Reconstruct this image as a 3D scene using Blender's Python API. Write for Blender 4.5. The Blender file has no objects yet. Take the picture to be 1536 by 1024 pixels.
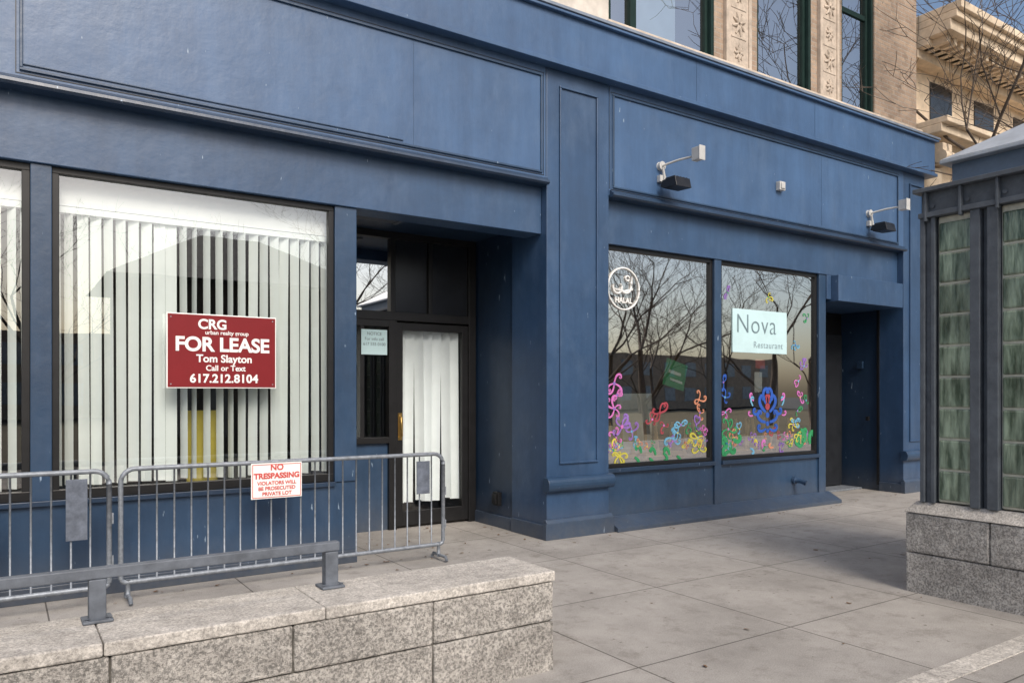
import bpy, math, random
from mathutils import Vector
R=random.Random(7)
C=bpy.data.collections.new("scene"); bpy.context.scene.collection.children.link(C)
# ---------------------------------------------------------------- materials
def nt(name):
    m=bpy.data.materials.new(name); m.use_nodes=True
    n=m.node_tree; b=n.nodes['Principled BSDF']; return m,n,b
def L(n,a,b): n.links.new(a,b)
def noise(n,vec,scale,detail=4,rough=.6):
    t=n.nodes.new('ShaderNodeTexNoise'); t.inputs['Scale'].default_value=scale
    t.inputs['Detail'].default_value=detail; t.inputs['Roughness'].default_value=rough
    L(n,vec,t.inputs['Vector']); return t.outputs['Fac']
def ramp(n,fac,p0,c0,p1,c1):
    r=n.nodes.new('ShaderNodeValToRGB'); e=r.color_ramp.elements
    e[0].position=p0; e[0].color=(*c0,1)
    e[1].position=p1; e[1].color=(*c1,1)
    L(n,fac,r.inputs['Fac']); return r.outputs['Color']
def mixc(n,fac,a,b,mode='MIX'):
    m=n.nodes.new('ShaderNodeMix'); m.data_type='RGBA'; m.blend_type=mode
    if isinstance(fac,(int,float)): m.inputs['Factor'].default_value=fac
    else: L(n,fac,m.inputs['Factor'])
    for s,v in ((6,a),(7,b)):
        if isinstance(v,tuple): m.inputs[s].default_value=(*v,1)
        else: L(n,v,m.inputs[s])
    return m.outputs[2]
def coords(n,scale=(1,1,1),loc=(0,0,0)):
    c=n.nodes.new('ShaderNodeTexCoord'); mp=n.nodes.new('ShaderNodeMapping')
    mp.inputs['Scale'].default_value=scale; mp.inputs['Location'].default_value=loc
    L(n,c.outputs['Object'],mp.inputs['Vector']); return mp.outputs['Vector']
def bump(n,b,h,strength,dist=.01):
    k=n.nodes.new('ShaderNodeBump'); k.inputs['Strength'].default_value=strength; k.inputs['Distance'].default_value=dist
    L(n,h,k.inputs['Height']); L(n,k.outputs['Normal'],b.inputs['Normal'])
def mat(name,c,var=.15,scale=6,rough=.6,metal=0,bs=0,bscale=60,stretch=(1,1,1),spec=.5):
    m,n,b=nt(name); v=coords(n,stretch)
    f=noise(n,v,scale,4,.65)
    lo=tuple(x*(1-var) for x in c); hi=tuple(min(1,x*(1+var)) for x in c)
    L(n,ramp(n,f,.3,lo,.7,hi),b.inputs['Base Color'])
    b.inputs['Roughness'].default_value=rough; b.inputs['Metallic'].default_value=metal
    b.inputs['Specular IOR Level'].default_value=spec
    if bs: bump(n,b,noise(n,v,bscale,4),bs)
    return m
def paint_blue(name,c,var=1.0,fade=.3):
    m,n,b=nt(name); v=coords(n); vs=coords(n,(1,1,.10))
    a=ramp(n,noise(n,v,.9,5,.7),.3,tuple(x*(1-.2*var) for x in c),.7,tuple(x*(1+.2*var) for x in c))
    s=ramp(n,noise(n,vs,4,5,.75),.33,(.82,.83,.85),.68,(1.09,1.08,1.07))
    col=mixc(n,1.0,a,s,'MULTIPLY')
    fd=ramp(n,noise(n,coords(n,(1,1,.5),(3,0,7)),2.3,5,.75),.50,(0,0,0),.78,(fade,fade,fade))
    col=mixc(n,fd,col,(.115,.175,.275))
    vc=coords(n,(1,1,.22)); k=ramp(n,noise(n,vc,30,2,.5),.737,(0,0,0),.755,(1,1,1))
    col=mixc(n,k,col,(.26,.34,.44))
    sx=n.nodes.new('ShaderNodeSeparateXYZ'); L(n,v,sx.inputs[0])
    mr=n.nodes.new('ShaderNodeMapRange'); mr.inputs['From Min'].default_value=.0; mr.inputs['From Max'].default_value=.40
    mr.inputs['To Min'].default_value=.8; mr.inputs['To Max'].default_value=0; L(n,sx.outputs['Z'],mr.inputs['Value'])
    mu=n.nodes.new('ShaderNodeMath'); mu.operation='MULTIPLY'; L(n,mr.outputs[0],mu.inputs[0]); L(n,noise(n,v,9,4,.7),mu.inputs[1])
    col=mixc(n,mu.outputs[0],col,(.12,.12,.12))
    L(n,col,b.inputs['Base Color'])
    b.inputs['Specular IOR Level'].default_value=.7
    rr=n.nodes.new('ShaderNodeMapRange'); rr.inputs['To Min'].default_value=.28; rr.inputs['To Max'].default_value=.52
    L(n,noise(n,v,3,4),rr.inputs['Value']); L(n,rr.outputs[0],b.inputs['Roughness'])
    bump(n,b,noise(n,v,5,5,.6),.2,.025)
    return m
def granite(name,base,dark,bs=.6,sc=70):
    m,n,b=nt(name); v=coords(n)
    a=ramp(n,noise(n,v,sc,3,.8),.41,dark,.57,base)
    big=ramp(n,noise(n,v,2.6,5,.75),.3,(.66,.645,.63),.7,(1.12,1.10,1.07))
    md=ramp(n,noise(n,v,14,4,.8),.38,(.78,.775,.77),.62,(1.08,1.08,1.08))
    L(n,mixc(n,1.0,mixc(n,1.0,a,big,'MULTIPLY'),md,'MULTIPLY'),b.inputs['Base Color'])
    b.inputs['Roughness'].default_value=.85
    bump(n,b,noise(n,v,sc*.35,5,.8),bs,.02); return m
def brickmat(name,c1,c2,mort,bw,rh,ms,plane='XZ',loc=(0,0,0),rough=.85,offset=.5,bs=.6,stain=.7):
    m,n,b=nt(name); v=coords(n,(1,1,1),loc)
    sx=n.nodes.new('ShaderNodeSeparateXYZ'); L(n,v,sx.inputs[0])
    cb=n.nodes.new('ShaderNodeCombineXYZ')
    L(n,sx.outputs['X'],cb.inputs[0]); L(n,sx.outputs['Z' if plane=='XZ' else 'Y'],cb.inputs[1])
    t=n.nodes.new('ShaderNodeTexBrick'); t.offset=offset; L(n,cb.outputs[0],t.inputs['Vector'])
    t.inputs['Scale'].default_value=1; t.inputs['Brick Width'].default_value=bw; t.inputs['Row Height'].default_value=rh
    t.inputs['Mortar Size'].default_value=ms; t.inputs['Mortar Smooth'].default_value=.2
    t.inputs['Color1'].default_value=(*c1,1); t.inputs['Color2'].default_value=(*c2,1); t.inputs['Mortar'].default_value=(*mort,1)
    col=t.outputs['Color']
    s=ramp(n,noise(n,v,120,2,.8),.3,(.74,.74,.74),.7,(1.22,1.22,1.22))
    g=ramp(n,noise(n,v,.9,5,.75),.3,(stain,stain*.99,stain*.98),.66,(1.1,1.1,1.1))
    st=ramp(n,noise(n,v,4,5,.78),.52,(1,1,1),.70,(stain,stain*.98,stain*.95))
    sp=ramp(n,noise(n,v,13,2,.4),.72,(1,1,1),.75,(.55,.53,.51))
    col=mixc(n,1.0,mixc(n,1.0,mixc(n,1.0,mixc(n,1.0,col,s,'MULTIPLY'),g,'MULTIPLY'),st,'MULTIPLY'),sp,'MULTIPLY')
    L(n,col,b.inputs['Base Color']); b.inputs['Roughness'].default_value=rough
    iv=n.nodes.new('ShaderNodeMath'); iv.operation='SUBTRACT'; iv.inputs[0].default_value=1; L(n,t.outputs['Fac'],iv.inputs[1])
    bump(n,b,iv.outputs[0],bs,.008); return m
def glassmat(name,base=.12,tint=(.95,.98,.96),wob=.05,rough=0,gcol=(1,1,1)):
    m=bpy.data.materials.new(name); m.use_nodes=True; n=m.node_tree; n.nodes.clear()
    o=n.nodes.new('ShaderNodeOutputMaterial'); mx=n.nodes.new('ShaderNodeMixShader')
    t=n.nodes.new('ShaderNodeBsdfTransparent'); t.inputs[0].default_value=(*tint,1)
    g=n.nodes.new('ShaderNodeBsdfGlossy'); g.inputs['Roughness'].default_value=rough; g.inputs['Color'].default_value=(*gcol,1)
    lw=n.nodes.new('ShaderNodeLayerWeight'); lw.inputs[0].default_value=.5
    p=n.nodes.new('ShaderNodeMath'); p.operation='POWER'; p.inputs[1].default_value=3.0; L(n,lw.outputs['Facing'],p.inputs[0])
    q=n.nodes.new('ShaderNodeMath'); q.operation='MULTIPLY_ADD'; q.inputs[1].default_value=1-base; q.inputs[2].default_value=base; L(n,p.outputs[0],q.inputs[0])
    v=coords(n); k=n.nodes.new('ShaderNodeBump'); k.inputs['Strength'].default_value=wob; k.inputs['Distance'].default_value=.02
    L(n,noise(n,v,.9,2),k.inputs['Height']); L(n,k.outputs[0],g.inputs['Normal'])
    L(n,q.outputs[0],mx.inputs[0]); L(n,t.outputs[0],mx.inputs[1]); L(n,g.outputs[0],mx.inputs[2]); L(n,mx.outputs[0],o.inputs[0])
    return m
BAND_LIT=paint_blue("blue_paint_band_lit",(.053,.113,.228),.9,.38)  # lighter copy of the facade blue; sky sheen up high is in the colour
BLUE=paint_blue("blue_paint",(.021,.054,.112),1,.22)  # darker copy for the lower facade; its dimmer light is in the colour
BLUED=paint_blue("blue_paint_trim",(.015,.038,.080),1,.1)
BLACK=mat("black_frame",(.010,.010,.011),.3,8,.4)
GLASS=glassmat("window_glass",.22)
GLASSR=glassmat("window_glass_right",.66,(.85,.9,.88),.08,.012,(1,.98,.95))
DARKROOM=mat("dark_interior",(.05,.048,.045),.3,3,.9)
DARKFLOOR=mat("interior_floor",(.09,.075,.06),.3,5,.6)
WHITE=mat("white_vinyl",(.88,.92,.92),.04,3,.5)
STEEL=mat("galvanised_steel",(.24,.265,.30),.28,25,.5,.35)
RAILP=mat("grey_rail_paint",(.11,.125,.15),.3,12,.6,.0,.1,40)
KGREY=mat("kiosk_steel_paint",(.085,.10,.12),.25,10,.6,.0,.12,40)
KROOF=mat("kiosk_roof_metal",(.38,.42,.47),.2,5,.5,.2)
GRAN=granite("granite_rough",(.54,.52,.495),(.22,.215,.205),.8,68)
GRANT=granite("granite_top",(.66,.635,.60),(.40,.385,.365),.4,75)
GRANK=granite("granite_kiosk",(.55,.54,.525),(.24,.235,.23),.6,70)
JOINT=mat("joint_mortar",(.09,.085,.075),.3,20,.9)
PAVE=brickmat("pavement_concrete",(.375,.355,.332),(.345,.327,.306),(.12,.11,.10),1.41,1.3,.006,'XY',(-.28,2.15,0),.8,0.0,.35,.70)
ASPH=mat("asphalt",(.06,.06,.058),.25,30,.9,0,.3,200)
BRICK=brickmat("tan_brick",(.46,.34,.25),(.33,.24,.18),(.38,.34,.29),.21,.068,.007)
STONE=mat("limestone",(.60,.51,.42),.2,4,.85,0,.4,25)
STONE_SUNLIT=mat("limestone_sunlit",(.70,.575,.43),.22,4,.85,0,.4,25)  # sunlight on the neighbouring building is put into this brighter, warmer stone colour
STONEL=mat("limestone_light",(.60,.55,.49),.2,4,.85,0,.2,30)
GREEN=mat("green_window_paint",(.012,.030,.027),.2,8,.6,spec=.15)
RED=mat("sign_red",(.20,.013,.017),.06,4,.45,spec=.3)
WTXT=mat("sign_white",(.85,.85,.83),.03,4,.5)
RTXT=mat("sign_red_text",(.6,.08,.07),.1,4,.5)
TEAL=mat("sign_pale_teal",(.56,.76,.79),.05,4,.5)
TTXT=mat("sign_slate_text",(.16,.23,.26),.1,4,.5)
WOOD=mat("chair_wood",(.80,.55,.32),.2,12,.5)
BRASS=mat("brass",(.55,.36,.12),.2,10,.3,.9)
BARK=mat("bark",(.10,.078,.062),.3,15,.9,0,.4,40)
LGREY=mat("light_grey_plastic",(.5,.5,.49),.1,8,.5)
GRASS=mat("winter_grass",(.12,.10,.055),.4,8,.95)
YEL=mat("yellow_board",(.50,.40,.06),.15,4,.6)
GRN=mat("green_poster",(.04,.40,.18),.1,4,.5)
# ---------------------------------------------------------------- mesh tools
def empty(name,parent=None):
    e=bpy.data.objects.new(name,None); C.objects.link(e); e.empty_display_size=.2
    if parent: e.parent=parent
    return e
class MB:
    def __init__(s): s.v=[];s.f=[];s.m=[];s.s=[]
    def box(s,x0,x1,y0,y1,z0,z1,m=0):
        i=len(s.v); s.v+=[(x0,y0,z0),(x1,y0,z0),(x1,y1,z0),(x0,y1,z0),(x0,y0,z1),(x1,y0,z1),(x1,y1,z1),(x0,y1,z1)]
        for q in ((0,3,2,1),(4,5,6,7),(0,1,5,4),(1,2,6,5),(2,3,7,6),(3,0,4,7)):
            s.f.append(tuple(i+k for k in q)); s.m.append(m); s.s.append(False)
        return s
    def poly(s,pts,m=0,smooth=False):
        i=len(s.v); s.v+=[tuple(p) for p in pts]; s.f.append(tuple(range(i,i+len(pts)))); s.m.append(m); s.s.append(smooth)
    def prism(s,prof,x0,x1,m=0):
        n=len(prof); i=len(s.v)
        s.v+=[(x0,y,z) for y,z in prof]+[(x1,y,z) for y,z in prof]
        for k in range(n):
            j=(k+1)%n; s.f.append((i+k,i+j,i+n+j,i+n+k)); s.m.append(m); s.s.append(False)
        s.f.append(tuple(i+k for k in reversed(range(n)))); s.f.append(tuple(i+n+k for k in range(n)))
        s.m+=[m,m]; s.s+=[False,False]
    def tube(s,pts,r,n=8,m=0):
        P=[Vector(p) for p in pts]; i=len(s.v)
        rs=r if isinstance(r,(list,tuple)) else [r]*len(P)
        for k,p in enumerate(P):
            t=(P[min(k+1,len(P)-1)]-P[max(k-1,0)]).normalized()
            up=Vector((0,0,1)) if abs(t.z)<.9 else Vector((0,1,0))
            a=t.cross(up).normalized(); b=t.cross(a)
            for q in range(n):
                w=2*math.pi*q/n; s.v.append(tuple(p+(a*math.cos(w)+b*math.sin(w))*rs[k]))
        for k in range(len(P)-1):
            for q in range(n):
                j=(q+1)%n; s.f.append((i+k*n+q,i+k*n+j,i+(k+1)*n+j,i+(k+1)*n+q)); s.m.append(m); s.s.append(True)
        s.f.append(tuple(i+q for q in range(n))); s.f.append(tuple(i+(len(P)-1)*n+q for q in reversed(range(n)))); s.m+=[m,m]; s.s+=[False,False]
    def build(s,name,mats,parent=None,bevel=0):
        me=bpy.data.meshes.new(name); me.from_pydata(s.v,[],s.f)
        for x in (mats if isinstance(mats,list) else [mats]): me.materials.append(x)
        me.polygons.foreach_set('material_index',s.m); me.polygons.foreach_set('use_smooth',s.s); me.update()
        o=bpy.data.objects.new(name,me); C.objects.link(o)
        if parent: o.parent=parent
        if bevel:
            b=o.modifiers.new('bevel','BEVEL'); b.width=bevel; b.segments=2; b.limit_method='ANGLE'; b.angle_limit=math.radians(50)
        return o
def box(name,a,m,parent=None,bevel=0): return MB().box(*a).build(name,m,parent,bevel)
def text(name,body,size,loc,m,parent,offset=0,align='CENTER',space=1,shear=0,rot=(math.pi/2,0,0)):
    c=bpy.data.curves.new(name,'FONT'); c.body=body; c.size=size; c.align_x=align; c.align_y='CENTER'; c.offset=offset
    c.extrude=.0008; c.space_character=space; c.shear=shear; c.materials.append(m)
    o=bpy.data.objects.new(name,c); o.location=loc; o.rotation_euler=rot; C.objects.link(o); o.parent=parent; return o
# ================================================================ MAIN BUILDING
B=empty("storefront_building")
b=MB()
b.box(-14,4.965,.0,.4,3.92,5.17); b.box(5.855,12.07,.0,.4,3.90,5.17)
b.build("sign_band",BAND_LIT,B)
b=MB(); b.box(-14,4.962,.10,.4,3.36,3.95); b.box(5.858,12.067,.10,.4,3.36,3.93); b.build("header_fascia",paint_blue("blue_paint_header",(.034,.078,.162),1,.3),B,.006)  # in-between blue, a step in the painted light falloff down the facade
b=MB()
b.box(-14,12.84,-.10,.38,5.22,5.74); b.box(-14,12.86,-.135,.38,5.17,5.22); b.box(-14,12.88,-.15,.4,5.74,5.77)
b.build("cornice_fascia",BAND_LIT,B,.005)
box("cornice_flashing",(-14,12.9,-.165,.4,5.775,5.81),mat("flashing",(.25,.29,.35),.2,6,.4,.4),B,.004)
b=MB()
for x0,x1 in ((-14,4.955),(5.865,12.06)):
    b.prism([(.09,3.872),(-.055,3.872),(-.075,3.89),(-.07,3.915),(-.04,3.93),(-.03,3.95),(-.002,3.955),(-.002,3.90),(.09,3.90)],x0,x1)
b.build("sign_moulding",BLUED,B)
def panel(b,x0,x1,z0,z1,y,t=.022,d=.02):
    b.box(x0,x1,y-d,y-.0015,z1-t,z1); b.box(x0,x1,y-d,y-.0015,z0,z0+t)
    b.box(x0,x0+t,y-d,y-.0015,z0+t+.001,z1-t-.001); b.box(x1-t,x1,y-d,y-.0015,z0+t+.001,z1-t-.001)
b=MB()
panel(b,.11,4.90,4.00,5.075,.0); panel(b,-6,-.02,4.00,5.075,0)
panel(b,5.91,11.90,3.985,5.075,.0)
b.box(.11,3.24,-.012,-.0015,4.045,4.057)
b.build("sign_panel_moulding",BLUE,B,.004)
b=MB()
panel(b,.085,4.925,3.978,5.097,0,.006,.004); panel(b,5.885,11.925,3.963,5.097,.0,.006,.004)
b.box(5.862,5.869,-.003,-.001,3.97,5.16); b.box(4.95,4.957,-.003,-.001,3.97,5.16)
b.build("panel_shadow_gap",BLACK,B)
b=MB()
for x in (2.3,7.2,9.6): b.box(x,x+.004,-.1025,-.1015,5.23,5.73)
for x in (3.35,9.9): b.box(x,x+.002,-.0025,-.0015,4.03,5.05)
b.build("sheet_seams",BLUE,B)
PIERM=paint_blue("blue_paint_pier",(.031,.073,.154),1,.35)  # pier copy of the blue, darkened in colour for weaker light below the band
def pier(name,x0,x1,yb,ys):
    b=MB()
    b.box(x0,x1,0,ys,.0,5.17)
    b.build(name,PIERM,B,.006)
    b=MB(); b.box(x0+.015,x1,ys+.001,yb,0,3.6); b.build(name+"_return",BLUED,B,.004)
    b=MB(); panel(b,x0+.17,x1-.17 if x1-x0>.8 else x1-.06,.82,5.0,0,.024,.022)
    b.build(name+"_panel",PIERM,B,.005)
    b=MB()
    pr=[(.03,.52)]
    for k in range(9):
        w=-math.pi/2+math.pi*k/8; pr.append((-.03-.06*math.cos(w),.60+.08*math.sin(w)))
    pr.append((.03,.68)); b.prism(pr[::-1],x0-.03,x1+.03)
    b.box(x0-.045,x1+.045,-.05,.02,.0,.18); b.prism([(.02,.18),(-.05,.18),(-.02,.22),(.02,.22)],x0-.03,x1+.03)
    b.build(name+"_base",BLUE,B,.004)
pier("central_pier",4.965,5.855,1.6,.69)
pier("end_pier",12.07,12.70,1.2,.42)
b=MB(); b.box(4.925,4.964,.025,.66,0,.16); b.box(4.945,4.979,.70,1.5,0,.14); b.box(12.03,12.069,.02,.39,0,.15); b.build("pier_skirting",BLUE,B,.004)
box("pier_reveal_strip",(12.045,12.0695,.40,.44,.1,3.3),BLACK,B)
b=MB()
b.box(-14,2.815,.14,.30,0,.77)
for x0,x1 in ((.182,.325),(2.60,2.815),(-2.75,-2.60),(-5.8,-5.65)): b.box(x0,x1,.125,.30,.771,3.36)
b.box(2.735,2.813,.30,1.56,0,3.6)
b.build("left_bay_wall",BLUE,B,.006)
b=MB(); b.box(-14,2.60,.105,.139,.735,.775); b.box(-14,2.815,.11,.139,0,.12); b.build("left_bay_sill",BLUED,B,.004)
def window(x0,x1,z0,z1,y,t,fm,gm,name,tb=None):
    tb=tb or t; b=MB()
    b.box(x0,x1,y,y+.06,z1-t,z1); b.box(x0,x1,y,y+.06,z0,z0+tb)
    b.box(x0,x0+t,y+.001,y+.059,z0+tb,z1-t); b.box(x1-t,x1,y+.001,y+.059,z0+tb,z1-t)
    b.build(name+"_frame",fm,B,.004)
    g=MB(); g.poly([(x0+t,y+.035,z0+tb),(x1-t,y+.035,z0+tb),(x1-t,y+.035,z1-t),(x0+t,y+.035,z1-t)]); g.build(name+"_glass",gm,B)
window(.325,2.60,.775,3.36,.155,.05,BLACK,GLASS,"left_window",.075)
window(-2.60,.182,.775,3.36,.155,.055,BLACK,GLASS,"left_window_side",.075)
window(-5.65,-2.75,.775,3.36,.155,.05,BLACK,GLASS,"left_window_far",.075)
b=MB(); b.box(5.86,10.18,.14,.30,0,.70)
b.box(7.775,7.905,.115,.30,.0,3.36); b.box(10.015,10.18,.115,.30,.0,3.36); b.box(10.10,10.178,.3,1.1,0,3.5)
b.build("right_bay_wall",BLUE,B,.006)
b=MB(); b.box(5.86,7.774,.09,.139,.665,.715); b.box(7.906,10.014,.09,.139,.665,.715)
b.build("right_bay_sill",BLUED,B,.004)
b=MB(); b.prism([(.16,0),(-.10,0),(-.10,.045),(.11,.15),(.16,.15)][::-1],5.91,10.25); b.build("right_bay_sloped_base",BLUE,B,.004)
window(5.86,7.775,.715,3.36,.15,.05,BLACK,GLASSR,"right_window")
window(7.905,10.015,.715,3.36,.15,.05,BLACK,GLASSR,"right_window_side")
b=MB(); b.tube([(9.45,.13,.36),(9.45,.02,.36),(9.47,-.06,.33)],.035,12); b.tube([(9.45,.125,.36),(9.45,.10,.36)],.055,12); b.build("wall_pipe",BLUE,B)
b=MB(); b.box(10.29,12.02,-.02,.5,2.97,3.355); b.box(10.20,12.06,.5,1.1,2.97,3.355); b.box(10.181,10.288,.1,.5,3.0,3.36)
b.build("door_header_box",PIERM,B,.006)
b=MB(); b.box(10.18,12.07,1.1,1.2,0,3.4); b.build("right_recess_wall",BLACK,B)
b=MB(); b.box(11.0,12.0,1.04,1.098,.05,2.6); b.box(10.3,10.95,1.04,1.098,.05,2.6); b.build("restaurant_door",mat("door_dark",(.02,.022,.026),.2,5,.25),B,.006)
box("threshold",(10.2,12.05,.7,1.09,.002,.03),STEEL,B,.004)
b=MB(); b.box(11.985,12.03,.55,.6,1.15,1.22); b.build("door_bell",BLACK,B,.004)
b=MB(); b.box(12.02,12.069,.68,.78,2.02,2.14); b.build("recess_sensor",BLUED,B,.004)
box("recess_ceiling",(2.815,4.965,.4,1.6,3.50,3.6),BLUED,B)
b=MB()
for k in range(7): b.box(3.05,3.62,.72+k*.05,.745+k*.05,3.485,3.499)
b.box(3.0,3.05,.68,1.08,3.48,3.499); b.box(3.62,3.67,.68,1.08,3.48,3.499)
b.build("ceiling_vent",mat("vent",(.16,.18,.21),.2,5,.5),B)
b=MB(); yd=1.55
def fr(x0,x1,z0,z1,y0=yd-.05,y1=yd+.06): b.box(x0,x1,y0,y1,z0,z1)
fr(2.86,2.94,0,3.5); fr(4.86,4.963,0,3.5); fr(2.94,4.86,3.42,3.5); fr(2.94,4.86,2.46,2.56,yd-.052); fr(3.78,3.88,0,2.46); fr(3.80,3.86,2.56,3.42)
fr(4.30,4.35,2.56,3.42); fr(2.94,3.78,1.02,1.09); fr(2.94,3.78,2.38,2.459); fr(3.42,3.47,1.09,2.38)
b.build("door_frame",BLACK,B,.004)
box("sidelight_panel",(2.94,3.78,yd,yd+.04,0,1.02),BLUE,B)
b=MB(); b.box(3.88,3.965,yd-.03,yd+.02,.03,2.44); b.box(4.775,4.86,yd-.03,yd+.02,.03,2.44); b.box(3.965,4.775,yd-.03,yd+.02,2.35,2.44); b.box(3.965,4.775,yd-.03,yd+.02,.03,.20)
b.build("entrance_door_leaf",BLACK,B,.004)
b=MB()
for q in ((3.965,4.775,.2,2.35),(2.94,3.78,1.09,2.38)): b.poly([(q[0],yd,q[2]),(q[1],yd,q[2]),(q[1],yd,q[3]),(q[0],yd,q[3])])
b.build("entrance_glass",glassmat("door_glass",.10),B)
b=MB(); q=(2.94,3.80,2.56,3.42); b.poly([(q[0],yd,q[2]),(q[1],yd,q[2]),(q[1],yd,q[3]),(q[0],yd,q[3])]); b.build("transom_glass",glassmat("transom_glass",.7),B)
b=MB()
b.box(3.86,4.30,yd-.005,yd+.03,2.56,3.42); b.box(4.35,4.86,yd-.005,yd+.03,2.56,3.42); b.build("transom_panels",mat("dark_panel",(.015,.018,.024),.2,5,.25),B)
b=MB(); b.tube([(3.925,yd-.03,1.08),(3.925,yd-.09,1.10),(3.925,yd-.09,1.32),(3.925,yd-.03,1.34)],.012,8); b.box(3.90,3.95,yd-.04,yd-.03,1.05,1.37); b.build("door_handle",BRASS,B)
box("notice_paper",(3.43,3.75,yd-.056,yd-.052,2.05,2.34),TEAL,B)
for k,t in enumerate(("NOTICE","For info call","617 555 0100")): text("notice_line",t,.05,(3.59,yd-.058,2.29-k*.06),TTXT,B)
b=MB(); b.box(4.925,4.98,.93,1.05,.26,.42); b.box(4.90,4.925,.95,1.03,.28,.40); b.build("outlet_box",BLACK,B,.004)
def curtain(name,x0,x1,y,z0,z1,n,amp,m,seed=0):
    r=random.Random(seed); b=MB(); N=n*10; nz=8; ph=[r.uniform(-.6,.6) for _ in range(4)]
    for i in range(N+1):
        u=i/N
        for k in range(nz+1):
            w=k/nz; xx=x0+(x1-x0)*u+.015*math.sin(6*w+u*9); yy=y+amp*math.sin(u*n*2*math.pi+ph[0]+.5*math.sin(w*3+ph[1]+u*5))*(.6+.4*(1-w))+amp*.4*math.sin(u*n*4.3+ph[2])
            b.v.append((xx,yy,z0+(z1-z0)*w))
    for i in range(N):
        for k in range(nz):
            a=i*(nz+1)+k; b.f.append((a,a+nz+1,a+nz+2,a+1)); b.m.append(0); b.s.append(True)
    return b.build(name,m,B)
CURT=mat("curtain_fabric",(.88,.91,.95),.05,3,.8)
b=MB(); r=random.Random(4)
for k in range(7):
    x=3.99+k*.122; w=.060; sl=r.uniform(-.03,.03); a=r.uniform(.25,.9); i=len(b.v)
    for z,o in ((2.37,0),(1.3,sl*.5),(.27+r.uniform(0,.04),sl)):
        for s,c in ((-1,0),(-.4,.012),(.4,.012),(1,0)): b.v.append((x+o+s*w*math.cos(a),yd+.10-s*w*math.sin(a)+c,z))
    for rr in range(2):
        for q in range(3): a_=i+rr*4+q; b.f.append((a_,a_+1,a_+5,a_+4)); b.m.append(0); b.s.append(True)
b.build("door_blind_slats",CURT,B)
curtain("sidelight_curtain",2.98,3.44,yd+.12,1.05,2.4,3,.03,CURT,3)
b=MB()
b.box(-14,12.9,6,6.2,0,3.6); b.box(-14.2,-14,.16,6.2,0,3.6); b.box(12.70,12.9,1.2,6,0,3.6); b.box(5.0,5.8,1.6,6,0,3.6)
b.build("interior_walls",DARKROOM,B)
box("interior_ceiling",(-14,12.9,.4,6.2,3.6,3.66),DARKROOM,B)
b=MB(); b.box(-14,2.735,.3,6,-.05,.012); b.box(2.735,5.0,1.6,6,-.05,.012); b.box(5.8,10.1,.3,6,-.05,.012); b.build("interior_floor",DARKFLOOR,B)
# vertical blinds
b=MB(); x=-2.55; r=random.Random(11)
segs=[]
while x<2.62:
    if 1.02<x<1.28: ang=math.radians(8)
    elif 1.30<x<1.80: ang=math.radians(r.uniform(55,75))
    elif x<1.02: ang=math.radians(40+r.uniform(-11,11))
    else: ang=math.radians(46+r.uniform(-9,9))
    segs.append((x,ang)); x+=.097+r.uniform(-.008,.008)
for x,ang in segs:
    dx=math.cos(ang)*.0445; dy=math.sin(ang)*.0445; nx,ny=-math.sin(ang),math.cos(ang)
    zb=.86+r.uniform(-.012,.012); i=len(b.v); tw=r.uniform(-.014,.014)
    for z,o in ((3.04,0),(2.0,tw*.5),(zb,tw)):
        for k,(s,c) in enumerate(((-1,0),(-.35,.006),(.35,.006),(1,0))): b.v.append((x+dx*s+nx*c+o,.32-dy*s+ny*c,z))
    for rr in range(2):
        for k in range(3): a=i+rr*4+k; b.f.append((a,a+1,a+5,a+4)); b.m.append(0); b.s.append(True)
b.build("vertical_blind_slats",WHITE,B)
box("blind_headrail",(-2.55,2.58,.29,.37,3.04,3.09),WHITE,B)
box("sky_reflection_board",(-6,2.7,.305,.40,3.10,3.6),mat("sky_reflection_white",(.88,.89,.90),.05,3,.7),B)  # added white board, stands in for bright sky reflected above the blinds
box("yellow_board",(1.36,1.62,.45,.49,.3,1.45),YEL,B)
# upper storey
b=MB()
b.box(-14,6.10,.28,.5,5.79,13); b.box(6.10,12.9,.26,.5,5.79,6.03)
b.build("upper_stone_wall",STONEL,B,.01)
b=MB()
b.box(7.96,8.84,.29,.5,6.03,13); b.box(10.07,10.84,.29,.5,6.03,13); b.box(11.70,12.95,.27,.5,6.03,13); b.box(6.1,11.7,.28,.5,9.2,13)
b.box(12.80,12.95,.5,10,3.7,13)
b.build("upper_brick_wall",BRICK,B)
b=MB()
for xa,xb in ((8.14,8.66),(10.22,10.70)):
    b.box(xa,xb,.245,.29,6.05,9.0)
    b.box(xa,xa+.06,.23,.245,6.05,9.0); b.box(xb-.06,xb,.23,.245,6.05,9.0)
    cx=(xa+xb)/2; z=6.25; k=0
    while z<8.8:
        w=.13 if k%2 else .09
        for a in range(8):
            t=a*math.pi/4+k*.3; b.tube([(cx+.02*math.cos(t),.247,z+.02*math.sin(t)),(cx+w*.5*math.cos(t),.236,z+w*.7*math.sin(t)),(cx+w*math.cos(t),.246,z+w*1.2*math.sin(t))],[.018,.026,.012],6)
        b.box(cx-.15,cx+.15,.237,.245,z+.20,z+.225)
        z+=.40; k+=1
b.build("carved_stone_panels",mat("carved_stone",(.50,.42,.345),.25,7,.9,0,.5,30),B,.004)
box("upper_sill",(6.0,12.97,.17,.4,5.98,6.05),STONE,B,.01)
GLASSU=glassmat("upper_glass",.5,(.85,.9,.88))
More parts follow.
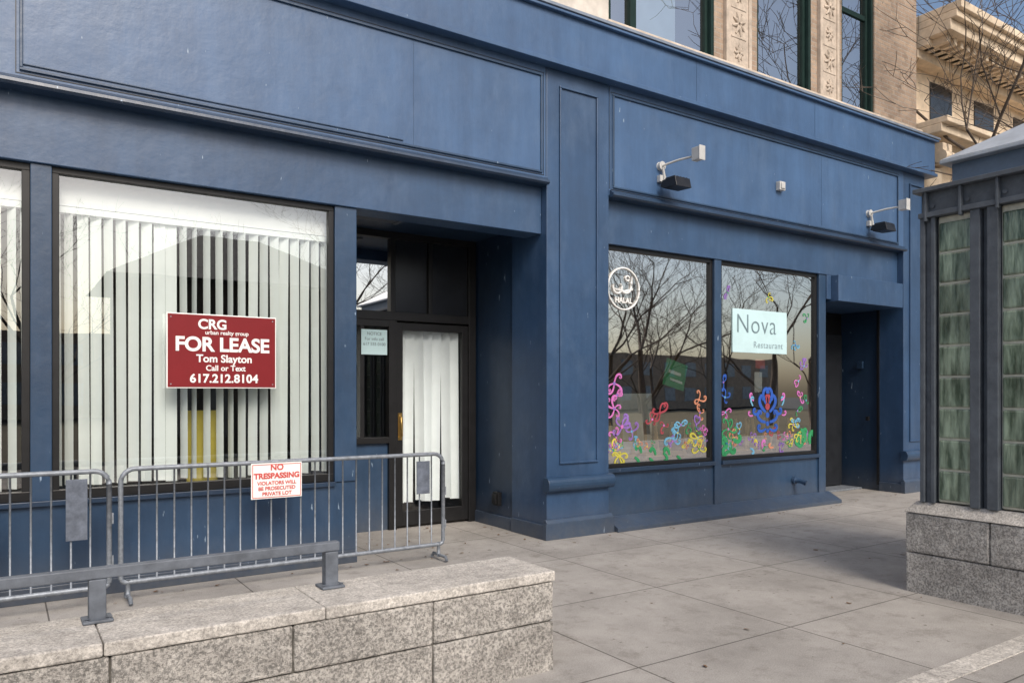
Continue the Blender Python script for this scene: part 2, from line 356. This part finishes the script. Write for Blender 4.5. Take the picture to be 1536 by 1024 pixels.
def upwin(x0,x1,mull):
    window(x0,x1,6.05,9.2,.36,.10,GREEN,GLASSU,"upper_window")
    b=MB()
    for m in mull: b.box(m-.05,m+.05,.34,.43,6.15,9.1)
    b.box(x0+.1,x1-.1,.37,.42,7.6,7.68); b.box(x0-.0,x0+.04,.30,.36,6.05,9.2); b.box(x1-.05,x1,.295,.36,6.05,9.2)
    b.build("upper_window_bars",GREEN,B,.004)
upwin(6.10,7.96,[6.55]); upwin(8.84,10.07,[]); upwin(10.84,11.70,[])
box("upper_shade",(6.6,7.4,.46,.47,6.0,9.2),mat("shade",(.42,.5,.58),.1,3,.8),B)
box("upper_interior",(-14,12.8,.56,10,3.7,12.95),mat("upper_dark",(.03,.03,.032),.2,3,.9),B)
box("roof_parapet",(-14,12.98,.1,10,13,13.4),STONE,B)
# ================================================================ signs
S=empty("for_lease_sign")
b=MB(); b.box(1.136,2.043,.10,.112,1.645,2.275); b.build("border",WTXT,S,.003)
b=MB(); b.box(1.146,2.033,.0965,.101,1.655,2.265); b.build("board",RED,S)
yt=.095
text("line_company","CRG",.115,(1.50,yt,2.185),WTXT,S,.0035)
text("line_realty","urban realty group",.048,(1.62,yt,2.118),WTXT,S,.0008)
text("line_for_lease","FOR LEASE",.166,(1.59,yt,2.012),WTXT,S,.005,space=.98)
text("line_name","Tom Slayton",.090,(1.60,yt,1.895),WTXT,S,.0022)
text("line_call","Call or Text",.066,(1.61,yt,1.815),WTXT,S,.0014)
text("line_phone","617.212.8104",.100,(1.60,yt,1.725),WTXT,S,.003,space=1.04)
b=MB()
for x,z in ((1.17,1.68),(2.01,1.68),(1.17,2.24),(2.01,2.24)): b.tube([(x,.0955,z),(x,.155,z)],.006,8)
b.build("bolts",STEEL,S)
S=empty("restaurant_sign")
b=MB(); b.box(8.19,9.34,.172,.180,2.16,2.75); b.build("board",TEAL,S)
text("line_nova","Nova",.37,(8.68,.169,2.54),TTXT,S,-.004,space=1.08); text("line_restaurant","Restaurant",.125,(8.93,.169,2.27),mat("txt2",(.28,.38,.42),.1,4,.5),S,0,space=1.15)
S=empty("round_logo_sign")
b=MB()
ring=[(6.24+.25*math.cos(a*math.pi/24),.172,2.86+.25*math.sin(a*math.pi/24)) for a in range(49)]
b.tube(ring,.011,6)
def arc(cx,cz,r,a0,a1,n=12,k=1): return [(cx+r*math.cos(math.radians(a0+(a1-a0)*i/n)),.172,cz+k*r*math.sin(math.radians(a0+(a1-a0)*i/n))) for i in range(n+1)]
b.tube(arc(6.14,2.87,.07,150,400),.014,6); b.tube(arc(6.27,2.90,.09,200,380),.014,6); b.tube([(6.36,.172,2.90),(6.37,.172,3.02)],.014,6)
b.tube([(6.08,.172,2.85),(6.24,.172,2.83),(6.38,.172,2.86)],.014,6); b.tube(arc(6.30,2.99,.03,0,340),.010,6)
b.build("ring_and_script",WTXT,S)
text("caption","HALAL",.09,(6.24,.172,2.72),WTXT,S,.003)
# painted scrollwork on the glass
PC=[mat("glass_paint_%d"%i,c,.15,9,.6) for i,c in enumerate([(.58,.16,.47),(.26,.14,.46),(.36,.05,.07),(.58,.24,.14),(.14,.38,.56),(.56,.51,.07),(.03,.27,.10),(.02,.09,.42)])]
b=MB(); cnt=[0]
def ribbon(pts,w0,w1,m):
    cnt[0]+=1; y=.182-.0002*(cnt[0]%12); n=len(pts); i=len(b.v)
    for k,(x,z) in enumerate(pts):
        a=pts[max(k-1,0)]; c=pts[min(k+1,n-1)]; tx,tz=c[0]-a[0],c[1]-a[1]; l=math.hypot(tx,tz) or 1
        s=k/(n-1); w=(w0*(1-s)+w1*s)*.5*(.35+.65*math.sin(math.pi*min(1,s*1.15+.12)) )
        b.v+=[(x-tz/l*w,y,z+tx/l*w),(x+tz/l*w,y,z-tx/l*w)]
    for k in range(n-1): b.f.append((i+2*k,i+2*k+1,i+2*k+3,i+2*k+2)); b.m.append(m); b.s.append(False)
def scroll(x,z,s,rot,m,d=1,w=.28):
    pts=[]; px,pz=x,z
    for k in range(30):
        t=k/29; ang=rot+d*(t*2.9*math.pi*t+.2)
        px+=math.cos(ang)*s*.085*(1-.72*t); pz+=math.sin(ang)*s*.085*(1-.72*t); pts.append((px,pz))
    ribbon(pts,s*w,s*w*.6,m)
def dot(x,z,r,m):
    cnt[0]+=1; y=.182-.0002*(cnt[0]%12); b.poly([(x+r*math.cos(a*math.pi/5),y,z+r*math.sin(a*math.pi/5)) for a in range(10)][::-1],m)
def flower(x,z,s,m,m2,rr):
    n=rr.choice((3,4,4,5)); o=rr.uniform(0,6)
    for k in range(n): scroll(x,z,s*rr.uniform(.6,1),o+k*2*math.pi/n+rr.uniform(-.3,.3),m,rr.choice((-1,1)),.17)
    dot(x,z,s*.11,m2)
rr=random.Random(5)
for x,z,s,m,m2 in [(6.10,1.72,.2,0,1),(6.14,1.58,.16,0,1),(6.10,1.42,.2,0,1),(6.22,1.2,.22,1,0),(6.38,1.14,.16,1,4),(6.12,1.1,.14,0,1),(6.85,1.36,.2,2,2),(6.92,1.2,.14,2,0),(6.72,1.28,.14,2,0),(7.55,1.52,.16,3,3),(7.57,1.35,.14,3,1),(7.5,1.2,.14,1,1),(7.08,1.03,.2,4,4),(7.22,1.2,.14,4,1),(7.16,1.1,.14,4,5),(7.52,1.02,.2,5,5),(7.56,.88,.18,5,6),(6.08,.92,.2,5,6),(6.18,.85,.18,5,5),(7.32,.95,.14,5,6),
  (8.02,1.75,.14,7,1),(8.05,1.55,.16,7,4),(8.06,1.35,.14,0,4),(8.12,1.12,.2,6,0),(8.22,1.0,.16,3,5),(8.34,1.12,.12,4,5),(8.6,1.0,.12,1,5),(9.62,1.78,.16,0,4),(9.66,1.55,.14,0,5),(9.60,1.35,.14,6,1),(9.5,1.15,.14,5,1),(9.75,2.0,.14,1,4),(9.55,2.3,.12,4,7),(9.82,2.7,.12,6,1),(9.62,1.0,.14,5,5),(8.95,2.95,.12,5,6),(8.1,2.95,.12,1,6),(9.55,1.2,.14,4,4),(9.8,1.5,.12,6,4)]:
    flower(x,z,s,m,m2,rr)
for k in range(34):    # small filler motifs along the foot of both panes
    x=rr.uniform(6.0,7.66) if k%2 else rr.uniform(8.02,9.88); z=.85+abs(rr.gauss(0,.12)); flower(x,z,rr.uniform(.06,.11),rr.randrange(8),rr.randrange(8),rr)
for k in range(7): scroll(6.42+k*.12,.83+.03*math.sin(k*2),.15,math.pi/2*(1 if k%2 else -.2),6,1 if k%2 else -1,.32)
for k in range(6): scroll(8.04+k*.03,.8+k*.04,.2,k*1.1,6,1,.34); scroll(9.90-k*.05,.84+.05*k,.24,2+k*.8,6,-1,.34)
for k in range(6): scroll(8.55+k*.13,.85,.13,k*.9,(4,5,0,6,3,1)[k],1 if k%2 else -1,.28)
for sgn in (-1,1):
    for dx,dz,s,ro,m in ((.02,1.20,.27,-.1,7),(.02,1.33,.31,.35,7),(.03,1.44,.27,.8,7),(.02,1.12,.22,-.7,7),(.12,1.38,.22,-.9,7),(.30,1.42,.16,.6,4),(.28,1.5,.15,.1,0),(.30,1.30,.13,-.4,0),(.02,1.46,.15,1.2,2)):
        scroll(8.93+sgn*dx,dz,s,ro if sgn>0 else math.pi-ro,m,sgn,.21)
dot(8.93,1.42,.05,2); dot(8.93,1.30,.04,7); dot(8.93,1.18,.035,7); dot(8.93,1.08,.03,7)
b.build("window_painting",PC,B)
# interior furniture
def chair(x,y,z,a,name="wooden_chair"):
    b=MB()
    b.box(-.2,.2,-.2,.2,0,.03)
    for sx in (-.17,.17):
        for sy in (-.17,.17): b.tube([(sx,sy,.03),(sx*1.15,sy*1.25,.45)],.019,6)
        b.tube([(sx,.18,0),(sx,.24,-.42)],.016,6)
    b.box(-.19,.19,.205,.225,-.42,-.30); b.tube([(-.18,-.19,.2),(.18,-.19,.2)],.01,6)
    o=b.build(name,WOOD); o.location=(x,y,z); o.rotation_euler=(0,0,a); return o
def table(x,y):
    b=MB(); b.box(x-.45,x+.45,y-.35,y+.35,.71,.75); b.tube([(x,y,.02),(x,y,.71)],.035,8); b.box(x-.25,x+.25,y-.25,y+.25,.013,.03); b.build("restaurant_table",DARKFLOOR,None,.005)
for tx in (6.35,7.35,8.5,9.45):
    table(tx,.68); chair(tx-.2,.66,.78,.3+tx); chair(tx+.24,.72,.78,1.8+tx*2)
P_=empty("window_poster"); b=MB(); b.box(-.19,.19,0,.005,-.17,.17); b.build("sheet",GRN,P_)
b=MB(); b.box(-.13,.09,-.006,-.002,.0,.04); b.box(-.08,.14,-.006,-.002,-.09,-.06); b.build("print",WTXT,P_)
P_.location=(7.16,.22,1.84); P_.rotation_euler=(0,math.radians(14),0)
box("wall_notice",(8.72,8.92,.22,.225,1.95,2.08),RTXT); box("wall_notice",(8.70,8.86,.22,.225,1.62,1.9),WTXT)
b=MB(); b.box(7.0,7.65,1.15,1.4,.75,1.6); b.build("white_cabinet",mat("cab",(.8,.82,.8),.1,3,.6),None,.01)
b=MB()
for k in range(9): b.box(6.75,7.05,1.9,2.2,.5+k*.25,.53+k*.25)
b.box(6.73,6.77,1.9,2.2,0,2.7); b.box(7.03,7.07,1.9,2.2,0,2.7); b.build("shelf_rack",mat("rackm",(.3,.2,.12),.2,5,.6))
# ================================================================ floodlights
def flood(x,z):
    b=MB()
    b.tube([(x,.0,z),(x,-.05,z)],.05,12); b.tube([(x,-.05,z-.02),(x+.02,-.07,z-.2),(x+.03,-.10,z-.24)],.018,8)
    b.tube([(x,-.05,z),(x+.07,-.25,z+.03),(x+.14,-.44,z+.04)],.014,8)
    b.box(x+.10,x+.19,-.54,-.42,z-.02,z+.13); b.box(x+.095,x+.195,-.55,-.54,z-.03,z+.14)
    b.box(x-.05,x+.05,-.06,0-.001,z-.20,z-.12)
    b.prism([(-.34,z-.31),(-.31,z-.19),(-.10,z-.20),(-.07,z-.27),(-.12,z-.30)],x-.06,x+.19,1)
    for k in range(5): b.box(x-.04+k*.05,x-.03+k*.05,-.29,-.13,z-.205,z-.175,1)
    b.build("floodlight",[LGREY,BLACK],None,.004)
flood(6.67,4.36); flood(11.08,4.36)
b=MB(); b.box(8.87,8.99,-.07,-.001,4.39,4.51); b.box(8.89,8.97,-.085,-.07,4.41,4.49); b.build("wall_sensor",LGREY,None,.006)
# ================================================================ barriers
def barrier(x0,x1,y,H=1.02):
    b=MB(); z0=.15; r=.10; pts=[]
    for cz,a0 in ((H-r,0),(H-r,90),(z0+r*.4,180),(z0+r*.4,270)):
        q=r if a0<180 else r*.4; cx=(x1-q) if a0 in (0,270) else (x0+q)
        for k in range(7):
            a=math.radians(a0+k*15); pts.append((cx+q*math.cos(a),y,cz+q*math.sin(a)))
    pts.append(pts[0]); b.tube(pts,.019,10)
    n=int((x1-x0)/.125); 
    for k in range(1,n): 
        x=x0+(x1-x0)*k/n; b.tube([(x,y,z0),(x,y,H-.005)],.0075,6)
    for x in (x0+.05,x1-.05):
        b.tube([(x,y,z0+.02),(x,y,.03)],.017,8); b.tube([(x,y-.17,.015),(x,y-.14,.05),(x,y+.10,.05),(x,y+.13,.015)],.015,8)
    b.box(x1-.01,x1+.03,y-.006,y+.006,.62,.70); b.box(x1-.01,x1+.03,y-.006,y+.006,.30,.38)
    return b.build("crowd_barrier",STEEL)
B1=barrier(-1.95,.675,-.28); B2=barrier(.76,3.56,-.22)
PLG=mat("plate_grey",(.13,.15,.19),.35,14,.5,.2)
def plate(p,x0,x1,y,z0,z1): return MB().box(x0,x1,y-.006,y,z0,z1).build("name_plate",PLG,p,.002)
plate(B1,.39,.53,-.30,.52,.97); plate(B1,-.35,-.02,-.30,.42,.86); plate(B2,3.26,3.40,-.245,.65,.96)
S=empty("no_trespassing_sign")
b=MB(); b.box(1.73,2.16,-.252,-.246,.715,1.015); b.build("board",WTXT,S,.012)
text("line_no","NO",.07,(1.945,-.255,.975),RTXT,S,.002); text("line_tres","TRESPASSING",.064,(1.945,-.255,.905),RTXT,S,.0025)
text("line_viol","VIOLATORS WILL",.042,(1.945,-.255,.845),RTXT,S,.001); text("line_viol2","BE PROSECUTED",.042,(1.945,-.255,.80),RTXT,S,.001); text("line_viol3","PRIVATE LOT",.042,(1.945,-.255,.755),RTXT,S,.001)
b=MB()
for x0,x1,z0,z1 in ((1.74,2.15,1.000,1.005),(1.74,2.15,.725,.73),(1.74,1.745,.731,.999),(2.145,2.15,.731,.999)): b.box(x0,x1,-.2545,-.2525,z0,z1)
b.build("border",RTXT,S)
# ================================================================ granite wall + rail
W=empty("granite_wall")
box("core",(-4,2.655,-3.18,-2.74,0,.50),JOINT,W)
def rough(o,seed,amp=.006):
    d=o.modifiers.new('sub','SUBSURF'); d.subdivision_type='SIMPLE'; d.levels=4; d.render_levels=4
    t=bpy.data.textures.new('chip%d'%seed,'CLOUDS'); t.noise_scale=.06; t.noise_depth=3
    k=o.modifiers.new('chip','DISPLACE'); k.texture=t; k.texture_coords='LOCAL'; k.strength=amp; k.mid_level=.5
xs=[-3.6,-2.85,-2.0,-1.2,-.42,.376,1.144,1.886,2.672]
b=MB()
for k in range(len(xs)-1):
    b.box(xs[k]+.004,xs[k+1]-.004,-3.197+R.uniform(-.004,.004),-2.73,.287,.509)
xs2=[-3.3,-2.4,-1.6,-.75,.05,.80,1.886,2.672]
for k in range(len(xs2)-1): b.box(xs2[k]+.004,xs2[k+1]-.004,-3.197+R.uniform(-.004,.004),-2.73,-.05,.280)
o=b.build("blocks",GRAN,W,.010); rough(o,1,.008)
b=MB(); xc=[-3.6,-2.2,-.9,.35,1.30,2.68]
for k in range(len(xc)-1): b.box(xc[k]+.002,xc[k+1]-.002,-3.205,-2.72,.514,.573)
o=b.build("coping",GRANT,W,.008); rough(o,2,.006)
Rl=empty("handrail")
b=MB(); b.box(-3.2,1.50,-2.865,-2.815,.765,.815); b.build("bar",RAILP,Rl,.006)
b=MB()
for x in (-2.2,-.85,.36,1.455):
    b.box(x-.035,x+.035,-2.870,-2.81,.58,.764); b.box(x-.062,x+.062,-2.90,-2.78,.574,.588)
    for sx in (-.045,.045): b.tube([(x+sx,-2.885,.588),(x+sx,-2.885,.598)],.009,6)
b.build("posts",RAILP,Rl,.006)
# ================================================================ kiosk
K=empty("glass_block_kiosk")
ky0,ky1=-5.6,-3.45
b=MB()
ys=[-5.75,-5.2,-4.62,-3.99,-3.35]
for k in range(4): b.box(6.12,8.5,ys[k]+.003,ys[k+1]-.003,.324,.636)
ys=[-5.75,-5.0,-4.3,-3.35]
for k in range(3): b.box(6.125,8.5,ys[k]+.003,ys[k+1]-.003,-.05,.318)
o=b.build("granite_base",GRANK,K,.012); rough(o,3,.008)
box("base_core",(6.15,8.47,-5.7,-3.38,0,.64),JOINT,K)
def frust(b,x0,x1,y0,y1,z0,z1,ins,m=0):
    i=len(b.v); b.v+=[(x0,y0,z0),(x1,y0,z0),(x1,y1,z0),(x0,y1,z0),(x0+ins,y0+ins,z1),(x1-ins,y0+ins,z1),(x1-ins,y1-ins,z1),(x0+ins,y1-ins,z1)]
    for q in ((0,3,2,1),(4,5,6,7),(0,1,5,4),(1,2,6,5),(2,3,7,6),(3,0,4,7)): b.f.append(tuple(i+k for k in q)); b.m.append(m); b.s.append(False)
b=MB(); frust(b,6.11,8.51,-5.76,-3.34,.642,.73,.07); b.build("granite_coping",GRANT,K,.008)
b=MB(); g=MB()
y=-3.455; first=True
while y>ky0:
    if first: b.box(6.15,6.30,y-.035,y,.73,3.0); b.box(6.18,6.27,y-.105,y-.036,.73,3.0); b.box(6.155,6.18,y-.115,y-.085,.73,3.0); yy=y-.118; first=False
    else:
        b.box(6.15,6.30,y-.07,y,.73,3.0); b.box(6.21,6.26,y-.12,y-.071,.73,3.0); b.box(6.15,6.30,y-.20,y-.121,.73,3.0); yy=y-.20
    g.box(6.20,6.245,yy-.262,yy,.74,3.0,1)
    z=.76
    while z<2.93:
        g.box(6.185,6.26,yy-.252,yy-.012,z,z+.228,0); z+=.245
    y=yy-.264
b.box(6.13,6.32,ky0,-3.45,3.0,3.04); b.box(6.17,6.30,ky0,-3.46,3.04,3.20); b.box(6.10,6.34,ky0,-3.42,3.20,3.235)
b.box(6.30,8.35,-3.53,-3.46,3.0,3.2); b.box(6.34,8.4,-3.55,-3.43,3.2,3.235)
for k in range(9):
    yk=-3.50-k*.265; b.box(6.12,6.17,yk-.02,yk,2.97,3.20); b.tube([(6.155,yk-.05,3.09),(6.175,yk-.05,3.09)],.014,8)
for xk in (6.35,7.0,7.65,8.3): b.box(xk,xk+.08,-3.53,-3.46,.73,3.0)
b.build("steel_frame",KGREY,K,.004)
g.box(6.44,8.28,-3.51,-3.48,.74,3.0,0)
mgb,n,bs_=nt("glass_block"); v=coords(n,(1,2.4,.45)); f=noise(n,v,8,4,.55)
cg=ramp(n,f,.36,(.06,.095,.062),.66,(.32,.41,.31)); dk=ramp(n,noise(n,coords(n),1.7,3),.42,(.65,.65,.65),.6,(1,1,1))
L(n,mixc(n,1.0,cg,dk,'MULTIPLY'),bs_.inputs['Base Color']); bs_.inputs['Roughness'].default_value=.10; bs_.inputs['Specular IOR Level'].default_value=.9; bump(n,bs_,f,.35,.04)
g.build("glass_blocks",[mgb,mat("block_mortar",(.56,.56,.48),.15,20,.7)],K,.014)
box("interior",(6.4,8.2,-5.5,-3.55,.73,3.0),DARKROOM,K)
b=MB(); b.box(6.36,8.25,-5.45,-3.60,3.235,3.44); b.build("roof_fascia",mat("kiosk_blue_grey",(.11,.16,.23),.2,6,.45),K,.005)
b=MB(); b.box(6.28,8.33,-5.53,-3.54,3.44,3.47); frust(b,6.28,8.33,-5.53,-3.54,3.471,3.92,.75); b.build("hip_roof",KROOF,K,.006)
# ================================================================ neighbouring building
N=empty("classical_stone_building")
b=MB()
b.box(13.1,34,.55,12,0,7.5); 
for z0,z1,y in ((7.35,7.5,.3),(7.5,7.62,.12),(7.62,7.8,-.25),(7.8,7.92,-.35),(7.92,8.05,-.42)): b.box(13.05,34,y,.56,z0,z1)
for z0,z1,y in ((5.85,5.98,.2),(5.98,6.12,-.1),(6.12,6.22,-.2)): b.box(13.05,34,y,.56,z0,z1)
b.box(13.1,34,.45,.55,6.22,6.4)
b.build("walls",STONE_SUNLIT,N,.012)
b=MB(); x=13.2
while x<34:
    b.box(x,x+.10,-.12,.3,7.50,7.62); x+=.22
x=13.25
while x<34:
    b.box(x,x+.3,-.02,.5,5.5,5.85); b.tube([(x-.02,.02,5.62),(x+.32,.02,5.62)],.11,12); b.tube([(x-.02,.28,5.42),(x+.32,.28,5.42)],.08,12)
    b.tube([(x+.15,.32,0),(x+.15,.32,5.45)],.22,16)
    x+=1.6
b.build("brackets_and_columns",STONE_SUNLIT,N,.006)
b=MB(); x=13.9
while x<33:
    b.box(x,x+.75,.53,.549,6.5,7.2); b.box(x,x+.8,.53,.549,1.0,5.3); x+=1.6
b.build("windows",mat("dark_window",(.03,.035,.04),.2,3,.1),N)
# ================================================================ trees
def treemesh(name,seed,H,spread=1.0,levels=6,lean=(0,0),tr=.27,rt=.016):
    r=random.Random(seed); b=MB()
    def grow(p,d,ln,rad,lv):
        n=3; pts=[p]; rs=[rad]; q=p.copy(); dd=d.copy()
        for k in range(n):
            dd=(dd+Vector((r.uniform(-1,1),r.uniform(-1,1),r.uniform(-.6,.9)))*.17).normalized()
            q=q+dd*(ln/n); pts.append(q.copy()); rs.append(rad*(1-.33*(k+1)/n))
        b.tube(pts,rs,7 if lv<2 else (5 if lv<4 else 3))
        if lv>=levels: return
        nc=3 if lv<3 else r.choice((2,3,3))
        for k in range(nc):
            src=pts[-1] if k<2 else pts[r.choice((1,2))]
            ax=Vector((r.uniform(-1,1),r.uniform(-1,1),r.uniform(-.25,.6))).normalized()
            nd=(dd*(.95 if lv else .9)+ax*.85*spread).normalized()
            if lv<2: nd=(nd+Vector((lean[0],lean[1],.1))).normalized()
            grow(src,nd,ln*r.uniform(.62,.86),max(.006,rs[-1]*r.uniform(.62,.82)),lv+1)
    grow(Vector((0,0,-.1)),Vector((0,0,1)),H*tr,H*rt,0)
    return b.build(name,BARK)
T1=treemesh("bare_tree",3,10.5,1.1,7,(-.45,.05),.33,.012); T1.location=(15.5,-1.9,0)
T2=treemesh("bare_tree",21,12,1.0,6,(0,0),.27,.013)
T2.location=(17,-14,0)
for i,(x,y,s,a) in enumerate([(23,-17,1.1,1),(29,-13,1.0,2),(12,-24,1.1,3),(7,-29,.95,4),(1,-26,1.0,5),(-5,-22,1.05,.5),(19,-25,1.2,1.5),(27,-24,1.15,2.5),(35,-20,1.2,3.6),(13.5,-17,.8,4.4),(32,-38,1.0,.3),(40,-34,1.1,1.2),(46,-42,1.0,2.2),(37,-45,.9,3.1),(52,-38,1.1,4.0),(26,-40,.9,5.0)]):
    o=bpy.data.objects.new("bare_tree",T2.data); C.objects.link(o); o.location=(x,y,0); o.scale=(s,s,s); o.rotation_euler=(0,0,a)
# ================================================================ things across the street
Pv=empty("station_pavilion")
b=MB(); b.box(2.6,8.2,-17.5,-13.2,0,4.4); b.build("walls",mat("pav_wall",(.05,.045,.04),.2,3,.6),Pv)
b=MB()
b.v+=[(2.0,-18.1,4.4),(8.8,-18.1,4.4),(8.8,-12.6,4.4),(2.0,-12.6,4.4),(4.6,-15.4,6.0),(6.2,-15.4,6.0)]
for q in ((0,3,2,1),(2,5,4,3),(0,1,5,4),(1,2,5),(0,4,3)): b.f.append(q); b.m.append(0); b.s.append(False)
b.build("roof",mat("pav_roof",(.04,.045,.05),.2,3,.5),Pv)
b=MB()
for k in range(7): b.box(2.8+k*.8,3.2+k*.8,-13.19,-13.15,.5,3.4)
b.build("windows",mat("pav_win",(.15,.17,.18),.2,3,.2),Pv)
Bk=empty("brick_apartment_building")
b=MB(); b.box(-40,75,-62,-50,0,5.5); b.build("walls",mat("far_brick",(.34,.25,.18),.2,2,.9),Bk)
b=MB()
for fl in range(2):
    for k in range(38): b.box(-39+k*3,-37.6+k*3,-49.99,-49.95,.9+fl*2.5,2.3+fl*2.5)
b.build("windows",mat("far_win",(.3,.32,.34),.2,3,.2),Bk)
# ================================================================ ground
b=MB(); b.poly([(-250,-250,-.13),(250,-250,-.13),(250,250,-.13),(-250,250,-.13)]); b.build("ground",ASPH)
b=MB(); b.poly([(-40,-48,-.124),(80,-48,-.124),(80,-12.1,-.124),(-40,-12.1,-.124)]); b.build("lawn",GRASS)
box("pavement",(-30,60,-11.8,1.6,-.12,0),PAVE)
box("kerb",(-30,60,-12,-11.803,-.12,.004),GRANT,None,.01)
b=MB(); x=3.2
while x<6.0: b.box(x+.003,min(x+1.2,6.11)-.003,-4.57,-4.42,-.05,.006); x+=1.2
b.build("granite_edging",GRANT,None,.003)
b=MB(); r=random.Random(9)
for k in range(95):
    q=r.random()
    if q<.45: x=r.uniform(.5,12); y=-.08-abs(r.gauss(0,.10))-(.12 if 4.8<x<10.3 else -.05)
    elif q<.65: x=r.uniform(3.0,4.9); y=r.uniform(.1,1.4)
    else: x=r.uniform(2.8,9); y=r.uniform(-5,-.4)
    a=r.uniform(0,6.28); s=r.uniform(.012,.028); z=.006
    P=[(s,0),(s*.4,s*.5),(-s*.6,s*.35),(-s,0),(-s*.5,-s*.4),(s*.45,-s*.45)]
    b.poly([(x+px*math.cos(a)-py*math.sin(a),y+px*math.sin(a)+py*math.cos(a),z+r.uniform(0,.008)) for px,py in P],0)
b.build("fallen_leaves",mat("dry_leaf",(.16,.09,.045),.5,20,.8))
# ================================================================ light
EL=41; AZ=(-.12,-.993)
w=bpy.data.worlds.new("World"); bpy.context.scene.world=w; w.use_nodes=True
n=w.node_tree; bg=n.nodes['Background']; sk=n.nodes.new('ShaderNodeTexSky'); sk.sky_type='NISHITA'; sk.sun_disc=False
sk.sun_elevation=math.radians(EL); sk.sun_rotation=math.radians(186.9); sk.air_density=1.0; sk.dust_density=3.0; sk.ozone_density=1.0
L(n,sk.outputs[0],bg.inputs[0]); bg.inputs[1].default_value=.15
s=bpy.data.lights.new("sun",'SUN'); s.energy=2.9; s.angle=math.radians(28); s.color=(1,.92,.82)
so=bpy.data.objects.new("sun",s); C.objects.link(so)
el=math.radians(EL); d=Vector((AZ[0]*math.cos(el),AZ[1]*math.cos(el),math.sin(el)))
so.rotation_euler=d.to_track_quat('Z','Y').to_euler()
# ================================================================ camera
c=bpy.data.cameras.new("camera"); co=bpy.data.objects.new("camera",c); C.objects.link(co)
co.location=(0,-6.77,1.6); co.rotation_euler=(math.pi/2,0,-math.radians(33.66)); c.lens=26.95; c.sensor_width=36; c.shift_y=.0508; c.clip_end=1000
bpy.context.scene.camera=co
sc=bpy.context.scene; sc.view_settings.view_transform='Standard'; sc.view_settings.look='None'; sc.view_settings.exposure=0
